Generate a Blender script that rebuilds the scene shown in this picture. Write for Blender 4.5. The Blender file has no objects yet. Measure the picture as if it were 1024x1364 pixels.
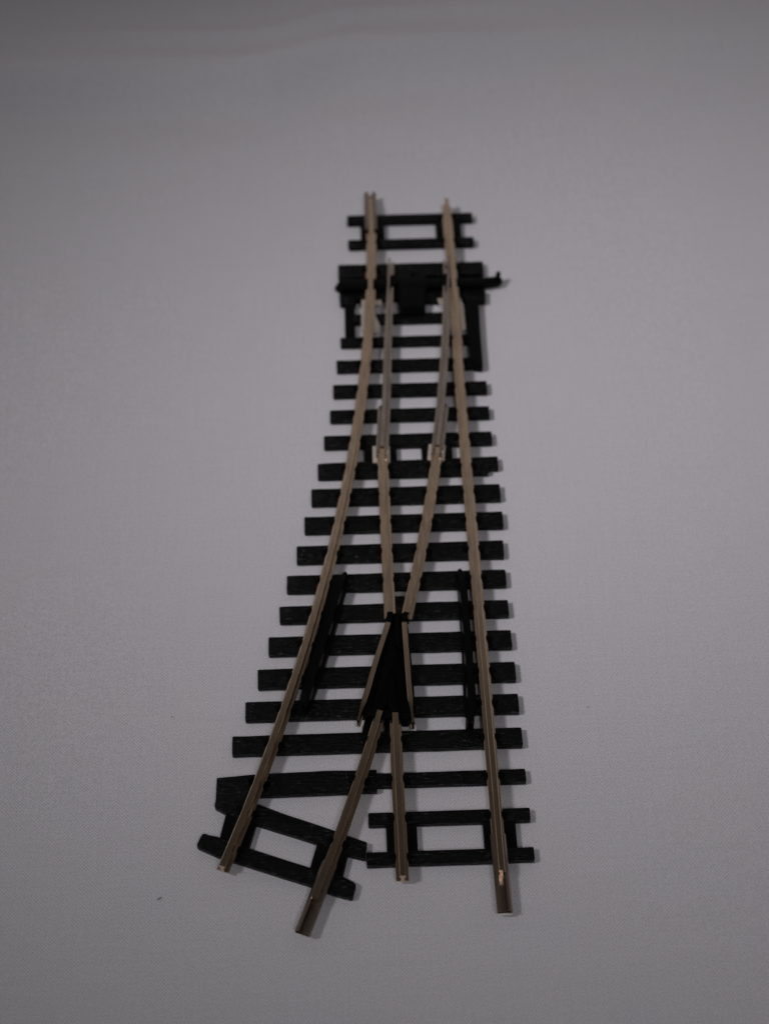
import bpy, bmesh, math, random
from mathutils import Vector, Matrix, noise
MM = 0.001
random.seed(7)
sc = bpy.context.scene
C = sc.collection

# ---------------------------------------------------------------- camera
cam_d = bpy.data.cameras.new('camera'); cam = bpy.data.objects.new('camera', cam_d); C.objects.link(cam)
cam.location = (-17.49*MM, -208.45*MM, 281.50*MM)
cam.rotation_euler = (0.631917, -0.003177, -0.038326)
cam_d.sensor_fit = 'VERTICAL'; cam_d.sensor_height = 36; cam_d.lens = 60.18
cam_d.clip_start = 0.01; cam_d.clip_end = 20
cam_d.dof.use_dof = True; cam_d.dof.focus_distance = 0.311; cam_d.dof.aperture_fstop = 16
sc.camera = cam

# ---------------------------------------------------------------- light
w = bpy.data.worlds.new('World'); sc.world = w; w.use_nodes = True
nt = w.node_tree; bg = nt.nodes['Background']
tc = nt.nodes.new('ShaderNodeTexCoord'); sx = nt.nodes.new('ShaderNodeSeparateXYZ'); rp = nt.nodes.new('ShaderNodeValToRGB')
nt.links.new(tc.outputs['Generated'], sx.inputs[0]); nt.links.new(sx.outputs['Z'], rp.inputs[0]); nt.links.new(rp.outputs[0], bg.inputs[0])
e = rp.color_ramp.elements                      # dim room: a pale wall behind the table, dark ceiling
e[0].position = 0.81; e[0].color = (.215, .20, .20, 1)
e[1].position = 0.87; e[1].color = (.02, .018, .016, 1)
mr = nt.nodes.new('ShaderNodeMapRange'); mr.interpolation_type = 'SMOOTHSTEP'
mr.inputs[1].default_value = .05; mr.inputs[2].default_value = .5; nt.links.new(sx.outputs['Y'], mr.inputs[0])
mx = nt.nodes.new('ShaderNodeMix'); mx.data_type = 'RGBA'; mx.inputs[6].default_value = (.045, .045, .048, 1)
nt.links.new(mr.outputs[0], mx.inputs[0]); nt.links.new(rp.outputs[0], mx.inputs[7]); nt.links.new(mx.outputs[2], bg.inputs[0])
bg.inputs[1].default_value = 1.0

def lamp(name, loc, target, radius, energy, color, cone):
    l = bpy.data.lights.new(name, 'SPOT'); l.shadow_soft_size = radius; l.energy = energy; l.color = color
    l.spot_size = math.radians(cone); l.spot_blend = 1.0
    o = bpy.data.objects.new(name, l); C.objects.link(o); o.location = loc
    o.rotation_euler = (Vector(target)-Vector(loc)).to_track_quat('-Z', 'Y').to_euler()
    return o
lamp('studio_lamp', (-0.66, -0.20, 0.95), (0.030, 0.026, 0), 0.09, 22.8, (1, .972, 1), 14.7)
lamp('added_soft_fill', (0.22, -0.62, 1.0), (0.026, 0.018, 0), 0.20, 20.0, (1, .98, 1), 14.7)  # added fill without a known source; its narrow cone dims the cloth corners

sc.view_settings.view_transform = 'Standard'; sc.view_settings.look = 'None'
sc.view_settings.exposure = 0; sc.view_settings.gamma = 1
sc.render.engine = 'CYCLES'

# ---------------------------------------------------------------- materials
def new_mat(name):
    m = bpy.data.materials.new(name); m.use_nodes = True
    return m, m.node_tree, m.node_tree.nodes['Principled BSDF']
def node(nt, t, **kw):
    n = nt.nodes.new(t)
    for k, v in kw.items(): setattr(n, k, v)
    return n
def mapping(nt, scale, rot=(0, 0, 0)):
    tc = node(nt, 'ShaderNodeTexCoord'); mp = node(nt, 'ShaderNodeMapping')
    mp.inputs['Scale'].default_value = scale; mp.inputs['Rotation'].default_value = rot
    nt.links.new(tc.outputs['Object'], mp.inputs[0]); return mp

def plastic(name, grain=True, rot=0, rough=.27, spec=.11, base=(.0016, .0021, .0020)):
    m, nt, b = new_mat(name)
    b.inputs['Base Color'].default_value = (*base, 1)
    b.inputs['Specular IOR Level'].default_value = spec
    L = nt.links
    n1 = node(nt, 'ShaderNodeTexNoise'); n1.inputs['Scale'].default_value = 1; n1.inputs['Detail'].default_value = 3
    mp = mapping(nt, (520, 2600, 2500) if grain else (1800, 1800, 1800), (0, 0, rot)); L.new(mp.outputs[0], n1.inputs[0])
    bp = node(nt, 'ShaderNodeBump'); bp.inputs['Strength'].default_value = .75 if grain else .25
    bp.inputs['Distance'].default_value = .0007 if grain else .00004
    L.new(n1.outputs[0], bp.inputs['Height']); L.new(bp.outputs[0], b.inputs['Normal'])
    n2 = node(nt, 'ShaderNodeTexNoise'); n2.inputs['Scale'].default_value = 260; n2.inputs['Detail'].default_value = 4
    mp2 = mapping(nt, (1, 1, 1)); L.new(mp2.outputs[0], n2.inputs[0])
    mr = node(nt, 'ShaderNodeMapRange'); mr.inputs[3].default_value = rough-.12; mr.inputs[4].default_value = rough+.16
    L.new(n2.outputs[0], mr.inputs[0]); L.new(mr.outputs[0], b.inputs['Roughness'])
    if grain:                                      # sparse polished flecks along the moulded grain
        n3 = node(nt, 'ShaderNodeTexNoise'); n3.inputs['Scale'].default_value = 1; n3.inputs['Detail'].default_value = 2
        mp3 = mapping(nt, (650, 3300, 1500), (0, 0, rot)); L.new(mp3.outputs[0], n3.inputs[0])
        m3 = node(nt, 'ShaderNodeMapRange'); m3.inputs[1].default_value = .63; m3.inputs[2].default_value = .70
        m3.inputs[3].default_value = spec; m3.inputs[4].default_value = .62
        L.new(n3.outputs[0], m3.inputs[0]); L.new(m3.outputs[0], b.inputs['Specular IOR Level'])
    return m

def metal(name, col, rough=.38, dirt=(.10, .06, .04), amount=.35, aniso=.0):
    m, nt, b = new_mat(name); L = nt.links
    b.inputs['Metallic'].default_value = 1
    n = node(nt, 'ShaderNodeTexNoise'); n.inputs['Scale'].default_value = 1; n.inputs['Detail'].default_value = 5
    mp = mapping(nt, (1500, 220, 900)); L.new(mp.outputs[0], n.inputs[0])
    r = node(nt, 'ShaderNodeMapRange'); r.inputs[1].default_value = .42; r.inputs[2].default_value = .75; r.inputs[4].default_value = amount
    L.new(n.outputs[0], r.inputs[0])
    mx = node(nt, 'ShaderNodeMix', data_type='RGBA'); mx.inputs[6].default_value = (*col, 1); mx.inputs[7].default_value = (*dirt, 1)
    L.new(r.outputs[0], mx.inputs[0]); L.new(mx.outputs[2], b.inputs['Base Color'])
    r2 = node(nt, 'ShaderNodeMapRange'); r2.inputs[3].default_value = rough-.08; r2.inputs[4].default_value = rough+.1
    L.new(n.outputs[0], r2.inputs[0]); L.new(r2.outputs[0], b.inputs['Roughness'])
    bp = node(nt, 'ShaderNodeBump'); bp.inputs['Strength'].default_value = .25; bp.inputs['Distance'].default_value = .00003
    L.new(n.outputs[0], bp.inputs['Height']); L.new(bp.outputs[0], b.inputs['Normal'])
    return m

M_SLEEPER = plastic('black_grained_plastic')
M_SLEEPER_D = plastic('black_grained_plastic_angled', rot=math.radians(22.3))
M_PLAIN = plastic('black_smooth_plastic', grain=False, rough=.33, spec=.1, base=(.0016, .0020, .0020))
M_FROG = plastic('black_frog_plastic', grain=False, rough=.5, spec=.06, base=(.0012, .0012, .0015))
M_RAIL = metal('nickel_silver_rail', (.72, .555, .41), rough=.17)
M_BLADE = metal('nickel_silver_blade', (.58, .50, .44), rough=.26)
M_PLATE = metal('bright_plate_metal', (.92, .84, .75), rough=.5, amount=.2)
M_JOINER = metal('tarnished_joiner_metal', (.37, .295, .25), rough=.28, amount=.45)
M_TINNED = metal('cut_joiner_edge', (.95, .93, .88), rough=.65, amount=.0)
M_LINT = plastic('dark_lint', grain=False, base=(.04, .04, .04))

def cloth_mat():
    m, nt, b = new_mat('white_woven_cloth'); L = nt.links
    b.inputs['Roughness'].default_value = .9; b.inputs['Specular IOR Level'].default_value = .15
    b.inputs['Sheen Weight'].default_value = .08
    mp = mapping(nt, (1, 1, 1), (0, 0, math.radians(-2)))
    sep = node(nt, 'ShaderNodeSeparateXYZ')
    warp = node(nt, 'ShaderNodeTexNoise'); warp.inputs['Scale'].default_value = 90; warp.inputs['Detail'].default_value = 2
    L.new(mp.outputs[0], warp.inputs[0])
    add = node(nt, 'ShaderNodeVectorMath', operation='MULTIPLY_ADD'); add.inputs[1].default_value = (.0009, .0009, 0)
    L.new(warp.outputs['Color'], add.inputs[0]); L.new(mp.outputs[0], add.inputs[2]); L.new(add.outputs[0], sep.inputs[0])
    def sine(sock, per):
        a = node(nt, 'ShaderNodeMath', operation='MULTIPLY'); a.inputs[1].default_value = 2*math.pi/per; L.new(sock, a.inputs[0])
        s = node(nt, 'ShaderNodeMath', operation='SINE'); L.new(a.outputs[0], s.inputs[0]); return s.outputs[0]
    sxo = sine(sep.outputs[0], .00062); syo = sine(sep.outputs[1], .00066)
    mul = node(nt, 'ShaderNodeMath', operation='MULTIPLY'); L.new(sxo, mul.inputs[0]); L.new(syo, mul.inputs[1])
    fine = node(nt, 'ShaderNodeTexNoise'); fine.inputs['Scale'].default_value = 3200; fine.inputs['Detail'].default_value = 2; L.new(mp.outputs[0], fine.inputs[0])
    # thread streaks of slightly uneven yarn
    st = node(nt, 'ShaderNodeTexNoise'); st.inputs['Scale'].default_value = 1; mps = mapping(nt, (60, 2200, 1)); L.new(mps.outputs[0], st.inputs[0])
    st2 = node(nt, 'ShaderNodeTexNoise'); st2.inputs['Scale'].default_value = 1; mps2 = mapping(nt, (2200, 60, 1)); L.new(mps2.outputs[0], st2.inputs[0])
    def mad(a, k, c):
        n = node(nt, 'ShaderNodeMath', operation='MULTIPLY_ADD'); L.new(a, n.inputs[0]); n.inputs[1].default_value = k
        if isinstance(c, float): n.inputs[2].default_value = c
        else: L.new(c, n.inputs[2])
        return n.outputs[0]
    h = mad(mul.outputs[0], .35, mad(fine.outputs[0], .9, mad(st.outputs[0], .35, mad(st2.outputs[0], .35, 0.0))))
    bp = node(nt, 'ShaderNodeBump'); bp.inputs['Strength'].default_value = .55; bp.inputs['Distance'].default_value = .00011
    L.new(h, bp.inputs['Height']); L.new(bp.outputs[0], b.inputs['Normal'])
    val = mad(mul.outputs[0], .15, mad(fine.outputs[0], .62, mad(st.outputs[0], .09, mad(st2.outputs[0], .08, .605))))
    cr = node(nt, 'ShaderNodeTexNoise'); cr.inputs['Scale'].default_value = 55; cr.inputs['Detail'].default_value = 3; L.new(mp.outputs[0], cr.inputs[0])
    mxc = node(nt, 'ShaderNodeMix', data_type='RGBA'); mxc.inputs[6].default_value = (.70, .685, .73, 1); mxc.inputs[7].default_value = (.715, .695, .72, 1)
    L.new(cr.outputs[0], mxc.inputs[0])
    vm = node(nt, 'ShaderNodeVectorMath', operation='SCALE'); L.new(mxc.outputs[2], vm.inputs[0]); L.new(val, vm.inputs[3])
    L.new(vm.outputs[0], b.inputs['Base Color'])
    return m
M_CLOTH = cloth_mat()

# ---------------------------------------------------------------- mesh helpers
def finish(name, bm, mat, parent=None, smooth=True, scale=MM):
    me = bpy.data.meshes.new(name)
    bmesh.ops.scale(bm, vec=(scale,)*3, verts=bm.verts)
    bmesh.ops.recalc_face_normals(bm, faces=bm.faces)
    bm.to_mesh(me); bm.free()
    me.materials.append(mat)
    if smooth:
        for p in me.polygons: p.use_smooth = True
        try: me.set_sharp_from_angle(angle=math.radians(28))
        except Exception: pass
    o = bpy.data.objects.new(name, me); C.objects.link(o)
    if parent: o.parent = parent
    return o

def fillet(poly, r):
    out = []; n = len(poly)
    rs = r if isinstance(r, (list, tuple)) else [r]*n
    for i in range(n):
        p = Vector(poly[i]); a = Vector(poly[i-1]); b = Vector(poly[(i+1) % n]); rr = rs[i]
        if rr <= 0: out.append(p); continue
        da = (a-p); db = (b-p); la, lb = da.length, db.length; da.normalize(); db.normalize()
        d = min(rr, la*.45, lb*.45)
        A = p+da*d; B = p+db*d
        for k in range(5):
            t = k/4; out.append(A*(1-t)**2+p*2*t*(1-t)+B*t*t)
    return out

def offset_poly(pts, d):
    n = len(pts); area_ = sum(pts[i-1].x*pts[i].y-pts[i].x*pts[i-1].y for i in range(n))
    s = 1 if area_ > 0 else -1; out = []
    for i in range(n):
        a, p, b = pts[i-1], pts[i], pts[(i+1) % n]
        e1 = (p-a).normalized(); e2 = (b-p).normalized()
        n1 = Vector((-e1.y, e1.x)); n2 = Vector((-e2.y, e2.x)); m = (n1+n2)
        if m.length < 1e-6: m = n1
        m.normalize(); k = d/max(.4, m.dot(n1))
        out.append(p+m*k*s)
    return out

def prism(bm, poly, z0, z1, r=.25, top=.16, bot=.0, wob=.0):
    """extruded outline in mm with rounded corners, a softened top rim and an inset foot"""
    pts = fillet([Vector(q) for q in poly], r)
    if wob:
        sub = []
        for i, a in enumerate(pts):
            b = pts[(i+1) % len(pts)]; L = (b-a).length; k = max(1, int(L/2.2))
            for j in range(k): sub.append(a.lerp(b, j/k))
        pts = [q+Vector((noise.noise(Vector((q.x*.6, q.y*.6, 3))), noise.noise(Vector((q.x*.6, q.y*.6, 9)))))*wob for q in sub]
    rings = []
    def ring(ps, z): rings.append([bm.verts.new((q.x, q.y, z)) for q in ps])
    if bot: ring(offset_poly(pts, bot), z0); ring(pts, z0+bot*1.6)
    else: ring(pts, z0)
    ring(pts, z1-top); ring(offset_poly(pts, top*.3), z1-top*.3); ring(offset_poly(pts, top), z1)
    n = len(pts)
    for a, b in zip(rings, rings[1:]):
        for i in range(n): bm.faces.new((a[i], a[(i+1) % n], b[(i+1) % n], b[i]))
    f1 = bm.faces.new(rings[-1]); f0 = bm.faces.new(rings[0][::-1])
    bmesh.ops.triangulate(bm, faces=[f1, f0])

def part_prism(name, poly, z0, z1, mat, parent, **kw):
    bm = bmesh.new(); prism(bm, poly, z0, z1, **kw); return finish(name, bm, mat, parent)

def rect(x0, x1, y0, y1): return [(x0, y0), (x1, y0), (x1, y1), (x0, y1)]

def sweep(bm, path, profile, z, closed=True):
    """profile [(u, h)] across/up carried along path [(x, y)] ; taper tuples (x, y, k, dz) also allowed"""
    P = [Vector(q[:2]) for q in path]; rings = []
    for i, p in enumerate(P):
        t = (P[min(i+1, len(P)-1)]-P[max(i-1, 0)]).normalized(); nrm = Vector((t.y, -t.x))
        k = path[i][2] if len(path[i]) > 2 else 1; dz = path[i][3] if len(path[i]) > 3 else 0
        rings.append([bm.verts.new((p.x+nrm.x*u*k, p.y+nrm.y*u*k, z+h+dz)) for u, h in profile])
    n = len(profile)
    for a, b in zip(rings, rings[1:]):
        for i in range(n if closed else n-1): bm.faces.new((a[i], a[(i+1) % n], b[(i+1) % n], b[i]))
    if closed:
        bm.faces.new(rings[0][::-1]); bm.faces.new(rings[-1])

def rail_profile(l=1.12, r=1.12, head=.54, H=2.5):
    return [(-l, 0), (r, 0), (r, .24), (r-.07, .3), (.36, .36), (.3, .46), (.3, H-.95), (.36, H-.86), (head, H-.74), (head, H-.1), (head-.1, H),
            (-head+.1, H), (-head, H-.1), (-head, H-.74), (-.36, H-.86), (-.3, H-.95), (-.3, .46), (-.36, .36), (-l+.07, .3), (-l, .24)]

def smooth_path(pts, step=1.5):
    """polyline resampled along a Catmull-Rom curve"""
    P = [Vector(q) for q in pts]; P = [P[0]*2-P[1]]+P+[P[-1]*2-P[-2]]; out = []
    for i in range(1, len(P)-2):
        n = max(1, int((P[i+1]-P[i]).length/step))
        for k in range(n):
            t = k/n; a, b, c, d = P[i-1:i+3]
            q = .5*((2*b)+(c-a)*t+(2*a-5*b+4*c-d)*t*t+(3*b-a-3*c+d)*t**3); out.append((q.x, q.y))
    out.append((P[-2].x, P[-2].y)); return out

RC, RY, G = 463.9, 85.25, 8.65            # radius and start of the curve, half the gauge
def arc(R, y0, y1, n=40):
    return [(-RC+math.sqrt(max(0, R*R-(RY-y)**2)), y) for y in [y0+(y1-y0)*k/(n-1) for k in range(n)]]
def arc_x(R, y): return -RC+math.sqrt(R*R-(RY-y)**2)
RLc, RRc = RC-G, RC+G
def tangent(R, y): s = (RY-y)/R; return Vector((s, math.sqrt(1-s*s)))   # pointing away (+Y)

# ---------------------------------------------------------------- cloth
def smoothstep(a, b, x):
    t = min(1, max(0, (x-a)/(b-a))); return t*t*(3-2*t)
def bell(x, w): return math.exp(-(x/w)**2)
# slope of the creases lying across the back of the cloth: (distance, slope)
CREASE = [(96, 0), (104, .015), (112, -.05), (117, -.04), (121, .10), (129, .17), (133, .06), (138, -.16), (144, -.17), (147.5, -.03), (150.5, .08), (151.8, .07), (153.2, -.19), (160, -.15), (166, -.02), (171, -.12), (180, .05), (200, 0), (400, 0)]
ACC = [0.0]
for i in range(1, 1300):
    y = 90+i*.25
    for (y0_, s0), (y1_, s1) in zip(CREASE, CREASE[1:]):
        if y0_ <= y < y1_: sl = s0+(s1-s0)*(y-y0_)/(y1_-y0_); break
    else: sl = 0
    ACC.append(ACC[-1]+sl*.25)
def crease(y):
    if y <= 90: return 0
    k = min((y-90)/.25, len(ACC)-2); i = int(k); return ACC[i]+(ACC[i+1]-ACC[i])*(k-i)
def cloth_z(x, y):                                    # mm
    warp = 2.6+6.0*smoothstep(-36, -8, x)+1.3*noise.noise(Vector((x*.035, 0, 5)))+.03*x+2.0*smoothstep(10, 60, x)
    fade = .3+.7*(1-smoothstep(-25, 70, x))
    z = 3.4*crease(y-warp)*fade*(1+.25*noise.noise(Vector((x*.02, 3, y*.02))))
    z += 1.4*noise.noise(Vector((x*.012, y*.02, 1.3)))*smoothstep(92, 135, y)
    # a wandering secondary wrinkle
    yw = 141+.09*x+2.2*math.sin(x*.05)
    z += .5*bell(y-yw, 3.0)*bell(x-5, 45)
    z += .35*noise.noise(Vector((x*.013, y*.013, 7)))*smoothstep(35, 80, math.hypot(x+5, y*.5))
    return z
bm = bmesh.new()
xs = [-900, -700, -500, -400, -320, -260]+[-210+4*i for i in range(106)]+[260, 320, 400, 500, 700, 900]
prof = []                                             # (distance along, y, z): flat, then sweeping up behind
for s in [-800, -600, -450, -350, -280, -220]+[-180+8*i for i in range(33)]+[86+1.5*i for i in range(80)]: prof.append((s, s, 0))
for y in (215, 240, 280, 340, 420, 520, 650, 800): prof.append((0, y, 0))
grid = []
for (_, y, z) in prof:
    grid.append([bm.verts.new((x, y, z+cloth_z(x, y)*(1 if y < 206 else 1-smoothstep(206, 260, y)))) for x in xs])
for a, b in zip(grid, grid[1:]):
    for i in range(len(xs)-1): bm.faces.new((a[i], a[i+1], b[i+1], b[i]))
cloth = finish('backdrop_cloth', bm, M_CLOTH)
cloth['kind'] = 'structure'
for p in cloth.data.polygons: p.use_smooth = True

# ---------------------------------------------------------------- the turnout
T = bpy.data.objects.new('model_railway_turnout', None); C.objects.link(T)
T.location = (0, 0, .0002); T.empty_display_size = .02
T['label'] = 'model railway turnout with nickel silver rails on black plastic sleepers lying on white cloth'
T['category'] = 'track turnout'

ZS = 1.42                                             # top of the sleepers
ZR = 1.5                                              # foot of the rails
S = {}
def sleeper(key, poly, mat=M_SLEEPER, **kw):
    kw.setdefault('r', .3); kw.setdefault('top', .09); kw.setdefault('bot', .1); kw.setdefault('wob', .07)
    S[key] = part_prism('sleeper', poly, 0, ZS, mat, T, **kw); return S[key]
plain = [(-17.6, 13.9, 37.3, 34.4), (-18.5, 14.45, 30.4, 27.3), (-19.3, 14.45, 23.4, 20.45), (-20.7, 14.45, 16.5, 13.4),
         (-23.5, 15.1, 2.6, -1.3), (-25.0, 15.1, -4.4, -8.2), (-26.6, 14.65, -11.55, -15.45), (-28.6, 14.55, -18.6, -22.4),
         (-30.05, 14.5, -25.8, -29.4), (-32.15, 14.5, -32.75, -36.65), (-34.15, 14.65, -39.9, -43.9), (-36.45, 14.65, -46.9, -50.8), (-38.75, 14.7, -54.1, -57.9)]
for i, (xl, xr, yt, yb) in enumerate(plain):
    sleeper(('p', i), rect(xl, xr, yb, yt))
sleeper('far1', rect(-14.2, 14.85, 79.35, 81.8))
sleeper('far2', rect(-14.1, 14.7, 71.5, 73.85))
sleeper('s457', rect(-16.6, 14.0, 41.6, 43.9))
sleeper('s424', rect(-13.6, 11.9, 48.3, 50.7))
sleeper('s627', [(-22.1, 5.5), (13.0, 5.5), (13.1, 6.6), (15.25, 6.7), (15.25, 9.8), (-22.1, 9.2)], r=.25)
sleeper('narrow', rect(-12.5, 14.7, -65.3, -62.7))
# wide sleeper whose left end runs into the angled end frame
sleeper('wide', [(-41.5, -62.5), (-41.6, -67.2), (-41.85, -68.35), (-39.4, -69.75), (-34.7, -68.1), (-35.0, -66.4), (-12.4, -66.2), (-12.4, -61.95), (-22, -61.8), (-33, -62.0)], r=[.3, .3, .6, .2, .6, .3, .3, .35, 0, 0])
sleeper('near1', rect(-14.3, 14.8, -73.0, -70.55))
sleeper('near2', rect(-14.85, 14.85, -80.7, -78.2))
# angled end frame: two sleepers at 22 degrees and the webs between them
sleeper('ang1', [(-35.4, -67.9), (-34.1, -68.0), (-29.8, -69.95), (-20.5, -73.7), (-14.6, -76.3), (-15.1, -79.4), (-18.1, -78.5), (-23.2, -76.1), (-34.4, -71.9), (-39.6, -70.0)], mat=M_SLEEPER_D, r=[.3, .3, 0, 0, .3, .3, .5, 0, 0, .2])
sleeper('ang2', [(-43.8, -73.3), (-42.2, -73.95), (-40.7, -74.3), (-35.8, -76.5), (-24.8, -80.7), (-19.4, -82.5), (-16.7, -83.9), (-17.5, -86.8), (-21.1, -85.6), (-25.0, -83.9), (-40.9, -77.9), (-44.9, -75.85)], mat=M_SLEEPER_D, r=[.9, .6, .6, 0, 0, .6, .7, .4, .3, 0, 0, .5])
# webs (low plastic bridges joining sleepers)
def web(poly, z1=1.3, parent=T, **kw):
    kw.setdefault('r', .2); kw.setdefault('top', .12); return part_prism('web', poly, 0.02, z1, M_PLAIN, parent, **kw)
web([(-39.6, -69.2), (-40.7, -74.0), (-35.7, -77.0), (-34.2, -71.6), (-35.6, -69.0)], 1.3, r=0)
web([(-23.4, -75.8), (-24.9, -81.0), (-19.2, -83.0), (-18.0, -78.2)], 1.3, r=0)
for ya, yb in ((-78.5, -72.7), (73.4, 79.7)):
    web(rect(-11.15, -5.65, ya, yb), r=0); web(rect(6.15, 12.0, ya, yb), r=0)
web(rect(-12.35, -5.65, 8.9, 13.8), r=0); web(rect(-.45, 5.95, 8.9, 13.8), r=0)
web(rect(-13.3, -11.9, 48.6, 43.5), r=0) if False else None
# under-rail strips beneath the frog
web([(-8.4, -24.0), (-5.6, -24.0), (-5.0, -30), (-9.6, -30)], 1.2, r=0)
web([(-13.6, -49.5), (-11.4, -49.5), (-13.6, -55), (-15.2, -55)], 1.25, r=0)
web([(-10.6, -49.5), (-9.5, -49.5), (-9.5, -55), (-10.6, -55)], 1.25, r=0)

# point-motor bed: two sleepers and the slot of the tie bar
sleeper('bed1', rect(-16.6, 16.25, 62.0, 66.0), r=.3)
sleeper('bed2', [(-16.5, 53.9), (-12.8, 53.6), (-12.8, 55.1), (-2.9, 55.1), (-2.9, 53.9), (2.5, 53.9), (2.5, 54.1), (11.2, 54.1), (11.2, 53.6), (16.0, 53.6), (16.15, 57.2), (-16.55, 57.2)], r=.25)
part_prism('bed_plate', rect(-15.9, 15.6, 56.8, 62.4), 0.02, .75, M_PLAIN, T, r=.1)
part_prism('side_rib', [(-15.55, 43.8), (-13.25, 43.8), (-13.15, 54.2), (-15.45, 54.2)], 0.02, 1.3, M_PLAIN, T, r=.1)
part_prism('side_rib', [(11.3, 36.8), (12.0, 34.2), (13.95, 34.0), (14.15, 45), (14.45, 54.2), (11.35, 54.2)], 0.02, 1.95, M_PLAIN, T, r=.3)
hs = part_prism('spring_housing', [(-3.4, 49.9), (2.4, 49.9), (2.7, 55.5), (3.1, 58.3), (3.1, 61.2), (-3.8, 61.2), (-3.8, 58.3), (-3.3, 55.5)], 0.9, 2.35, M_PLAIN, T, r=.35, top=.25)
bm = bmesh.new(); bmesh.ops.create_cone(bm, cap_ends=True, segments=20, radius1=.55, radius2=.45, depth=.5, matrix=Matrix.Translation((.2, 61.9, 2.2))); finish('housing_peg', bm, M_PLAIN, hs)
part_prism('housing_cover', rect(-3.0, 2.1, 51.0, 56.6), 2.33, 2.6, M_PLAIN, hs, r=.3, top=.1)
tb = part_prism('tie_bar', [(-17.5, 58.6), (-16.4, 57.6), (15.8, 57.9), (19.2, 58.5), (20.2, 59.2), (20.1, 60.2), (19.2, 60.7), (15.8, 60.4), (3, 60.6), (-16.2, 61.2), (-16.5, 60.6)], .8, 2.0, M_PLAIN, T, r=[.2, .3, .1, .3, .5, .5, .3, .1, 0, .3, .2], top=.2)
bm = bmesh.new(); bmesh.ops.create_cone(bm, cap_ends=True, segments=20, radius1=.62, radius2=.5, depth=1.7, matrix=Matrix.Translation((19.2, 60.3, 2.7)))
bmesh.ops.bevel(bm, geom=[e for e in bm.edges if e.verts[0].co.z > 3 and e.verts[1].co.z > 3], offset=.12, segments=2, affect='EDGES'); finish('drive_pin', bm, M_PLAIN, tb)
for x in (-4.85, 7.85):
    part_prism('blade_clip', rect(x-.2, x+1.25, 57.6, 60.8) if x < 0 else rect(x-1.3, x+.2, 57.6, 60.8), 1.9, 3.2, M_PLAIN, tb, r=.2)

# metal plates
part_prism('slide_plate', [(-11.85, 45.2), (-10.0, 44.6), (-8.4, 44.7), (-7.75, 47.0), (-8.6, 49.6), (-8.9, 52.9), (-7.2, 53.2), (-7.2, 54.6), (-11.65, 54.6)], 1.36, 1.64, M_PLATE, T, r=.15, top=.05)
part_prism('plate_fold', [(-11.95, 45.3), (-11.2, 45.3), (-10.62, 54.4), (-11.65, 54.4)], 1.6, 2.05, M_PLATE, [o for o in T.children if o.name.startswith('slide_plate')][0], r=.12, top=.08)
part_prism('slide_plate', [(11.0, 45.4), (10.6, 44.8), (8.5, 44.8), (7.2, 46.0), (7.2, 52.4), (5.6, 52.9), (5.2, 54.7), (10.3, 54.7), (10.9, 52.6)], 1.36, 1.6, M_PLATE, T, r=.15, top=.05)

# ---------------------------------------------------------------- rails
def rail(name, path, mat=M_RAIL, prof=None, parent=T, z=ZR):
    bm = bmesh.new(); sweep(bm, path, prof or rail_profile(), z); return finish(name, bm, mat, parent)
def wobble(path, a=.05, seed=0):
    return [(x+a*noise.noise(Vector((y*.07, seed, 0))), y, *r) for x, y, *r in path]
left_path = wobble(arc(RLc, 84.6, -81.0, 90), .08, 1)
rail('stock_rail', left_path)
right_pts = [(9.0, 84.2), (8.98, 75), (8.95, 66), (9.0, 58), (9.1, 50), (8.95, 44), (8.72, 36), (8.6, 25), (8.58, 10), (8.62, -20), (8.65, -50), (8.65, -83.6)]
right_path = wobble(smooth_path(right_pts, .6), .05, 2)
right_taper = [(x, y, 1-.17*smoothstep(81.3, 81.8, y)-.22*smoothstep(83.6, 83.9, y)) for x, y in right_path]
rail('stock_rail', right_taper)
clL = [(-8.68, 10.6), (-8.62, 0), (-8.66, -15), (-8.66, -29.4)]
rail('closure_rail', wobble(smooth_path(clL, 2), .05, 3))
clR = arc(RRc, 10.6, -29.6, 22)
rail('closure_rail', wobble(clR, .05, 4))
# exit rails leaving the crossing
vR = arc(RRc, -51.0, -87.5, 24)
rail('exit_rail', wobble(vR, .05, 5))
vL = smooth_path([(-8.62, -51.6), (-8.66, -65), (-8.65, -84.0)], 2)
rail('exit_rail', wobble(vL, .05, 6))

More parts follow.
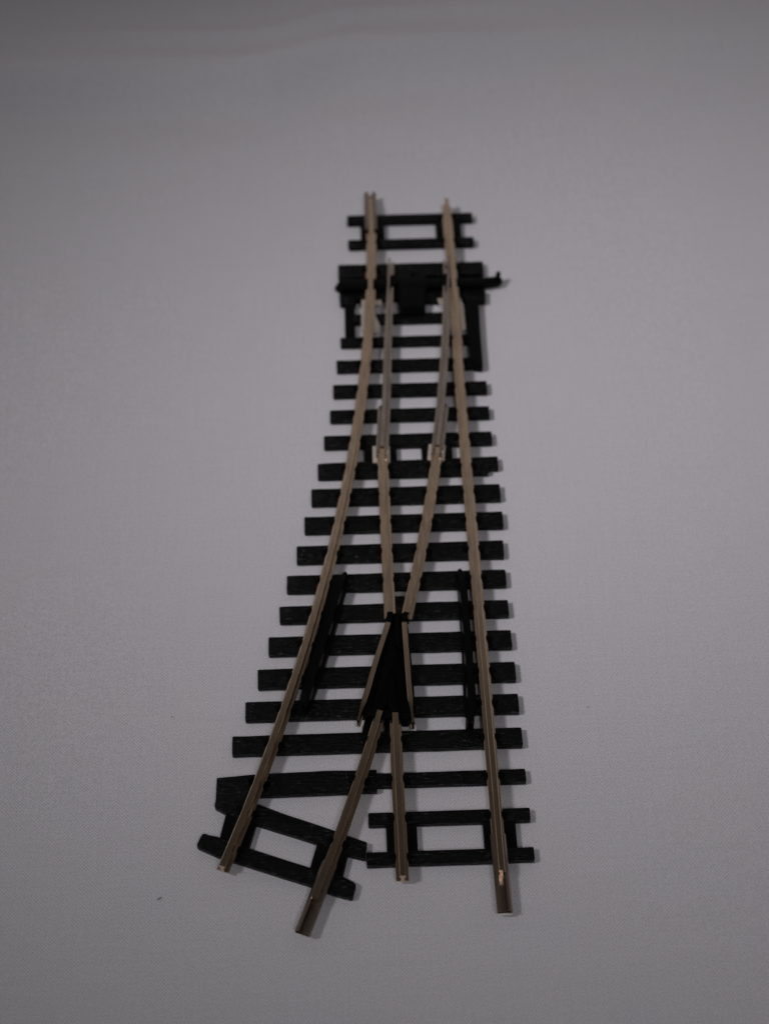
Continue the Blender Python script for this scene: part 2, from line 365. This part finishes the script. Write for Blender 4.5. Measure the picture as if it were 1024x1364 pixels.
# switch blades: narrow head between two light flanges, planed to a tip
def blade(pts, side):
    """side +1: outer (stock side) flange is on +u"""
    P = smooth_path(pts, 1.2); bm = bmesh.new(); H = 2.45
    rings = []
    Pv = [Vector(q) for q in P]
    for i, p in enumerate(Pv):
        t = (Pv[min(i+1, len(Pv)-1)]-Pv[max(i-1, 0)]).normalized(); nrm = Vector((t.y, -t.x))
        if nrm.x < 0: nrm = -nrm
        y = p.y; k = smoothstep(30, 64, y)
        outer = 1.3 if y < 23.2 else .38                 # flange planed away where it meets the stock rail
        inner = 1.3-.25*k; hd = .5-.26*k
        l, r = (outer, inner) if side < 0 else (inner, outer)
        def half(wd):                                    # web, groove, then the upturned outer lip (foot to head)
            if wd < .8: return [(wd, 0), (wd, .2), (min(.3, wd), .24), (.24, .3), (.24, H-.9)]
            return [(wd, 0), (wd, 1.15), (wd-.42, 1.15), (wd-.46, .3), (.24, .3), (.24, H-.9)]
        R_ = half(r); L_ = half(l)
        if len(R_) == 5: R_.insert(1, (r, .1))
        if len(L_) == 5: L_.insert(1, (l, .1))
        hd2 = hd-.04
        pr = R_+[(hd2, H-.75), (hd2, H-.08), (hd2-.08, H), (-hd2+.08, H), (-hd2, H-.08), (-hd2, H-.75)]+[(-u, h) for u, h in reversed(L_)]
        rings.append([bm.verts.new((p.x+nrm.x*u, p.y+nrm.y*u, ZR+.12+h)) for u, h in pr])
    n = len(rings[0])
    for a, b in zip(rings, rings[1:]):
        for i in range(n): bm.faces.new((a[i], a[(i+1) % n], b[(i+1) % n], b[i]))
    bm.faces.new(rings[0][::-1]); bm.faces.new(rings[-1])
    return finish('switch_blade', bm, M_BLADE, T)
blade([(-8.66, 11.2), (-8.15, 18), (-7.55, 27), (-6.85, 39), (-5.85, 53), (-4.98, 65.3)], -1)
bp_ = [(arc_x(RRc, y), y) for y in (11.2, 18, 27, 38, 48)]+[(7.45, 53.5), (7.98, 60), (8.2, 65.4)]
blade(bp_, 1)

# pivot plates where the blades hinge
def pivot(cx, cy, ang, wx, wy):
    R = Matrix.Rotation(math.radians(ang), 2)
    poly = [tuple(R @ Vector(q)+Vector((cx, cy))) for q in rect(-wx/2, wx/2, -wy/2, wy/2)]
    o = part_prism('pivot_plate', poly, 1.34, 1.75, M_PLATE, T, r=.15, top=.08)
    bm = bmesh.new()
    for s in (-1, 1):                                    # folded ears that grip the rail
        q = [tuple(R @ Vector(v)+Vector((cx, cy))) for v in rect(s*.92-.17, s*.92+.17, -1.35, .35)]
        prism(bm, q, 1.6, 3.0, r=.08, top=.08)
    finish('hinge_ear', bm, M_BLADE, o)
pivot(-8.85, 10.9, -1, 3.6, 4.4)
pivot(2.62, 10.95, -7, 3.55, 4.2)

# wing rails, kinked round the crossing
def wing(pts, name='wing_rail'):
    P = smooth_path(pts, 1.2); n = len(P); path = []
    for i, (x, y) in enumerate(P):
        k = smoothstep(-49.5, -53, -(-y)) if False else (1-.45*smoothstep(49.0, 51.5, -y)); path.append((x, y, k, -.25*smoothstep(49.5, 54, -y)))
    return rail(name, path, prof=rail_profile(.7, .7, .5))
wing([(-9.12, -31.8), (-10.2, -35.2), (-11.5, -39.3), (-12.75, -43.6), (-13.85, -47.4), (-14.8, -50.4), (-15.5, -52.9)])
wing([(-6.0, -31.9), (-5.95, -36), (-5.85, -41), (-5.75, -46), (-5.6, -50), (-5.38, -53.7)])

# black plastic crossing
fr = part_prism('frog', [(-8.9, -29.0), (-5.9, -29.0), (-5.2, -33), (-5.0, -40), (-4.75, -48.5), (-4.7, -50.2), (-6.3, -52.6), (-9.2, -52.0), (-11.2, -52.0), (-13.4, -51.2), (-14.6, -50.6), (-13.2, -46), (-11.6, -40), (-10.0, -34)], 0.05, 2.9, M_FROG, T, r=.3, top=.15)
# vee between the running lines
def vee_x(y): return arc_x(RRc, y), -8.65
part_prism('frog_vee', [(-8.8, -42.2), (-8.1, -51.4), (-9.3, -51.5), (-9.9, -49.2), (-10.9, -50.8), (-12.1, -50.9), (-11.2, -48.2), (-9.3, -43.0)], 2.85, 3.95, M_FROG, fr, r=.12, top=.12)
part_prism('frog_nose', [(-7.6, -30.4), (-7.1, -30.4), (-6.7, -36), (-6.9, -38), (-8.0, -36.5), (-8.1, -33)], 2.85, 3.85, M_FROG, fr, r=.15, top=.12)
part_prism('insulating_block', [(-9.25, -29.45), (-8.1, -29.45), (-8.45, -31.9), (-9.65, -31.7)], 1.4, 3.9, M_FROG, fr, r=.1, top=.1)
part_prism('insulating_block', [(-6.5, -29.65), (-5.35, -29.65), (-5.4, -31.95), (-6.55, -31.95)], 1.4, 3.9, M_FROG, fr, r=.1, top=.1)
bm = bmesh.new()
for x0, y0, x1, y1 in ((-8.0, -33, -8.0, -41), (-7.2, -39, -6.9, -51), (-10.4, -39.5, -13.2, -50.2), (-9.2, -34, -10.3, -38.5)):
    d = Vector((x1-x0, y1-y0)).normalized(); nn = Vector((-d.y, d.x))*.16
    prism(bm, [(x0-nn.x, y0-nn.y), (x0+nn.x, y0+nn.y), (x1+nn.x, y1+nn.y), (x1-nn.x, y1-nn.y)], 2.8, 3.35, r=.05, top=.08)
finish('flangeway_rib', bm, M_FROG, fr)

# check rails in black plastic
def capsule_rib(path, w0, z0, z1, parent, name='check_rail', mat=M_PLAIN):
    P = [Vector(q) for q in path]; bm = bmesh.new(); path2 = []
    L = [0]
    for a, b in zip(P, P[1:]): L.append(L[-1]+(b-a).length)
    def at(d):
        for i in range(len(P)-1):
            if L[i+1] >= d: return P[i].lerp(P[i+1], (d-L[i])/(L[i+1]-L[i]))
        return P[-1]
    ds = [0, .1, .25, .45, .7, 1.0]+[1.0+(L[-1]-2)*k/30 for k in range(1, 30)]+[L[-1]-q for q in (1.0, .7, .45, .25, .1, 0)]
    for d in ds:
        e = min(d, L[-1]-d); k = 1 if e >= .9 else math.sqrt(max(.06, 1-(1-e/.9)**2)); q = at(d)
        path2.append((q.x, q.y, k, -.5*(1-smoothstep(0, 4, d)) if d < 4 else 0))
    h = z1-z0
    sweep(bm, path2, [(-w0, 0), (w0, 0), (w0, h*.82), (w0*.7, h), (-w0*.7, h), (-w0, h*.82)], z0)
    return finish(name, bm, mat, parent)
cr = [(5.35, -19.4), (5.55, -21), (5.72, -26), (5.75, -32), (5.74, -40), (5.7, -46), (5.45, -50), (5.2, -53), (5.1, -54.3)]
o = capsule_rib(smooth_path(cr, 1.5), .78, .05, 3.75, T)
part_prism('check_base', [(4.85, -20.3), (6.7, -20.3), (6.85, -35), (6.75, -50.7), (4.3, -51), (4.75, -36)], .02, 1.75, M_PLAIN, o, r=.3)
cl = []
for y in (-19.2, -22, -28, -34, -40, -45, -49.5):
    off = 3.25+.5*smoothstep(-24, -19, y)+.4*smoothstep(44, 50, -y)
    cl.append((arc_x(RLc+off, y), y))
o = capsule_rib(smooth_path(cl, 1.5), .72, .05, 3.6, T)
part_prism('check_base', [(arc_x(RLc+a, y), y) for a, y in ((1.25, -20), (1.25, -30), (1.35, -40), (1.9, -45.5), (2.3, -50), (4.2, -50), (4.5, -40), (4.5, -30), (4.5, -20.3))], .02, 1.8, M_PLAIN, o, r=[.3, 0, 0, .2, .3, .3, 0, 0, .3])

# ---------------------------------------------------------------- rail joiners
def joiner(end, d, parent, far, near_, lip=.55):
    """end: rail end (x,y); d: unit vector pointing off the track"""
    bm = bmesh.new(); e = Vector(end); d = Vector(d).normalized()
    path = [tuple(e+d*s) for s in [-near_+(far+near_)*k/12 for k in range(13)]]
    t = .17
    outer = [(-1.12, 0), (1.12, 0), (1.36, .22), (1.36, .85), (1.12, 1.12), (.62, 1.16)]
    prof = [(-lip, 1.42), (-1.02, 1.38), (-1.36, 1.0), (-1.36, .22), (-1.12, 0), (1.12, 0), (1.36, .22), (1.36, 1.0), (1.02, 1.38), (lip, 1.42),
            (lip, 1.26), (.97, 1.2), (1.19, .9), (1.19, .3), (1.05, t), (-1.05, t), (-1.19, .3), (-1.19, .9), (-.97, 1.2), (-lip, 1.26)]
    sweep(bm, path, prof, ZR-.2)
    o = finish('rail_joiner', bm, M_JOINER, parent)
    return o, path[-1]
j, tipR = joiner((8.65, -83.6), (0.01, -1), T, 6.9, 7.6)
part_prism('cut_edge', rect(7.55, 9.9, -90.72, -90.5), 1.2, 1.56, M_TINNED, j, r=.02, top=.02)
tg = tangent(RRc, -87.5)
joiner((arc_x(RRc, -87.5), -87.5), (-tg.x, -tg.y), T, 6.0, 7.8)
joiner((-8.66, 84.6), (0.01, 1), T, 3.5, 8.6, lip=.42)

# ---------------------------------------------------------------- chairs: clips holding the rail foot on every sleeper
def chair_mesh(bm, x, y, t, gap=.87, hgt=.5, only=None):
    nrm = Vector((t.y, -t.x))
    for s in ((-1, 1) if only is None else (only,)):
        c = Vector((x, y))+nrm*s*(gap+.45)
        u = nrm*.45; v = t*.85
        q = [tuple(c-u*(s)-v*.75), tuple(c+u*s-v), tuple(c+u*s+v), tuple(c-u*s+v*.75)]
        prism(bm, q, ZS-.1, ZS+hgt, r=.3, top=.2)
        c2 = Vector((x, y))+nrm*s*(gap+1.0)+t*.15
        m = Matrix.Translation((c2.x, c2.y, ZS+.12))
        bmesh.ops.create_cone(bm, cap_ends=True, segments=12, radius1=.3, radius2=.2, depth=.24, matrix=m)
def add_chairs(key, x, y, t, **kw):
    bm = bmesh.new(); chair_mesh(bm, x, y, t.normalized(), **kw); finish('rail_chair', bm, M_PLAIN, S[key])
up = Vector((0, 1))
rows = [(('p', i), (a[2]+a[3])/2) for i, a in enumerate(plain)]+[('s457', 42.8), ('s627', 7.4), ('far2', 72.7), ('narrow', -64), ('bed1', 64)]
for key, y in rows:
    add_chairs(key, arc_x(RLc, y), y, tangent(RLc, y))
    rx = [q for q in right_path if abs(q[1]-y) < 1.6][0][0]
    add_chairs(key, rx, y, up)
    if -24 < y < 8.5:
        add_chairs(key, -8.66, y, up); add_chairs(key, arc_x(RRc, y), y, tangent(RRc, y))
    if -66 < y < -53: add_chairs(key, -8.66, y, up)
    if -60 < y < -53: add_chairs(key, arc_x(RRc, y), y, tangent(RRc, y))
for y in (-64.0,):
    add_chairs('wide', arc_x(RLc, y), y, tangent(RLc, y)); add_chairs('wide', arc_x(RRc, y), y, tangent(RRc, y))
for y in (-71.8, -79.4):
    k = 'near1' if y > -75 else 'near2'
    add_chairs(k, -8.66, y, up)
add_chairs('near1', 8.65, -71.8, up)
add_chairs('ang1', arc_x(RLc, -69.7), -69.7, tangent(RLc, -69.7)); add_chairs('ang1', arc_x(RRc, -76.2), -76.2, tangent(RRc, -76.2))
add_chairs('ang2', arc_x(RLc, -76.6), -76.6, tangent(RLc, -76.6), only=1)
add_chairs('far1', 9.0, 80.6, up)

# moulding marks: small raised pips on the end sleepers
for key, (x, y) in (('near1', (.4, -71.9)), ('ang1', (-28.9, -71.9)), ('far2', (-.3, 72.6)), (('p', 12), (-17.0, -56.0))):
    bm = bmesh.new(); bmesh.ops.create_uvsphere(bm, u_segments=14, v_segments=8, radius=.42, matrix=Matrix.Translation((x, y, ZS-.08)) @ Matrix.Diagonal((1, .8, .45, 1)))
    finish('moulding_pip', bm, M_PLAIN, S[key])

# ---------------------------------------------------------------- lint on the cloth
def lint(label, pts, r=.07):
    bm = bmesh.new(); P = [Vector(q) for q in pts]; rings = []
    for i, p in enumerate(P):
        t = (P[min(i+1, len(P)-1)]-P[max(i-1, 0)]).normalized(); a = t.cross(Vector((0, 0, 1))).normalized(); b = a.cross(t)
        k = .5 if i in (0, len(P)-1) else 1
        rings.append([bm.verts.new(p+(a*math.cos(q)+b*math.sin(q))*r*k) for q in [2*math.pi*j/8 for j in range(8)]])
    for a, b in zip(rings, rings[1:]):
        for i in range(8): bm.faces.new((a[i], a[(i+1) % 8], b[(i+1) % 8], b[i]))
    bm.faces.new(rings[0][::-1]); bm.faces.new(rings[-1])
    o = finish('lint_fibre', bm, M_LINT); o['label'] = label; o['category'] = 'lint'
    o.location.z = .0003
lint('short dark lint fibre on the bare cloth left of the angled track end', [(-51.55, -85.2, 0), (-51.3, -85.05, .08), (-51.0, -84.95, .1), (-50.75, -84.7, 0)], .075)
lint('tiny dark lint speck on the cloth right of the long sleepers', [(27.5, -49.6, 0), (27.65, -49.55, .05), (27.85, -49.6, 0)], .05)
lint('tiny brown lint speck on the cloth left of the long sleepers', [(-50.4, -48.85, 0), (-50.25, -48.8, .05), (-50.05, -48.85, 0)], .055)
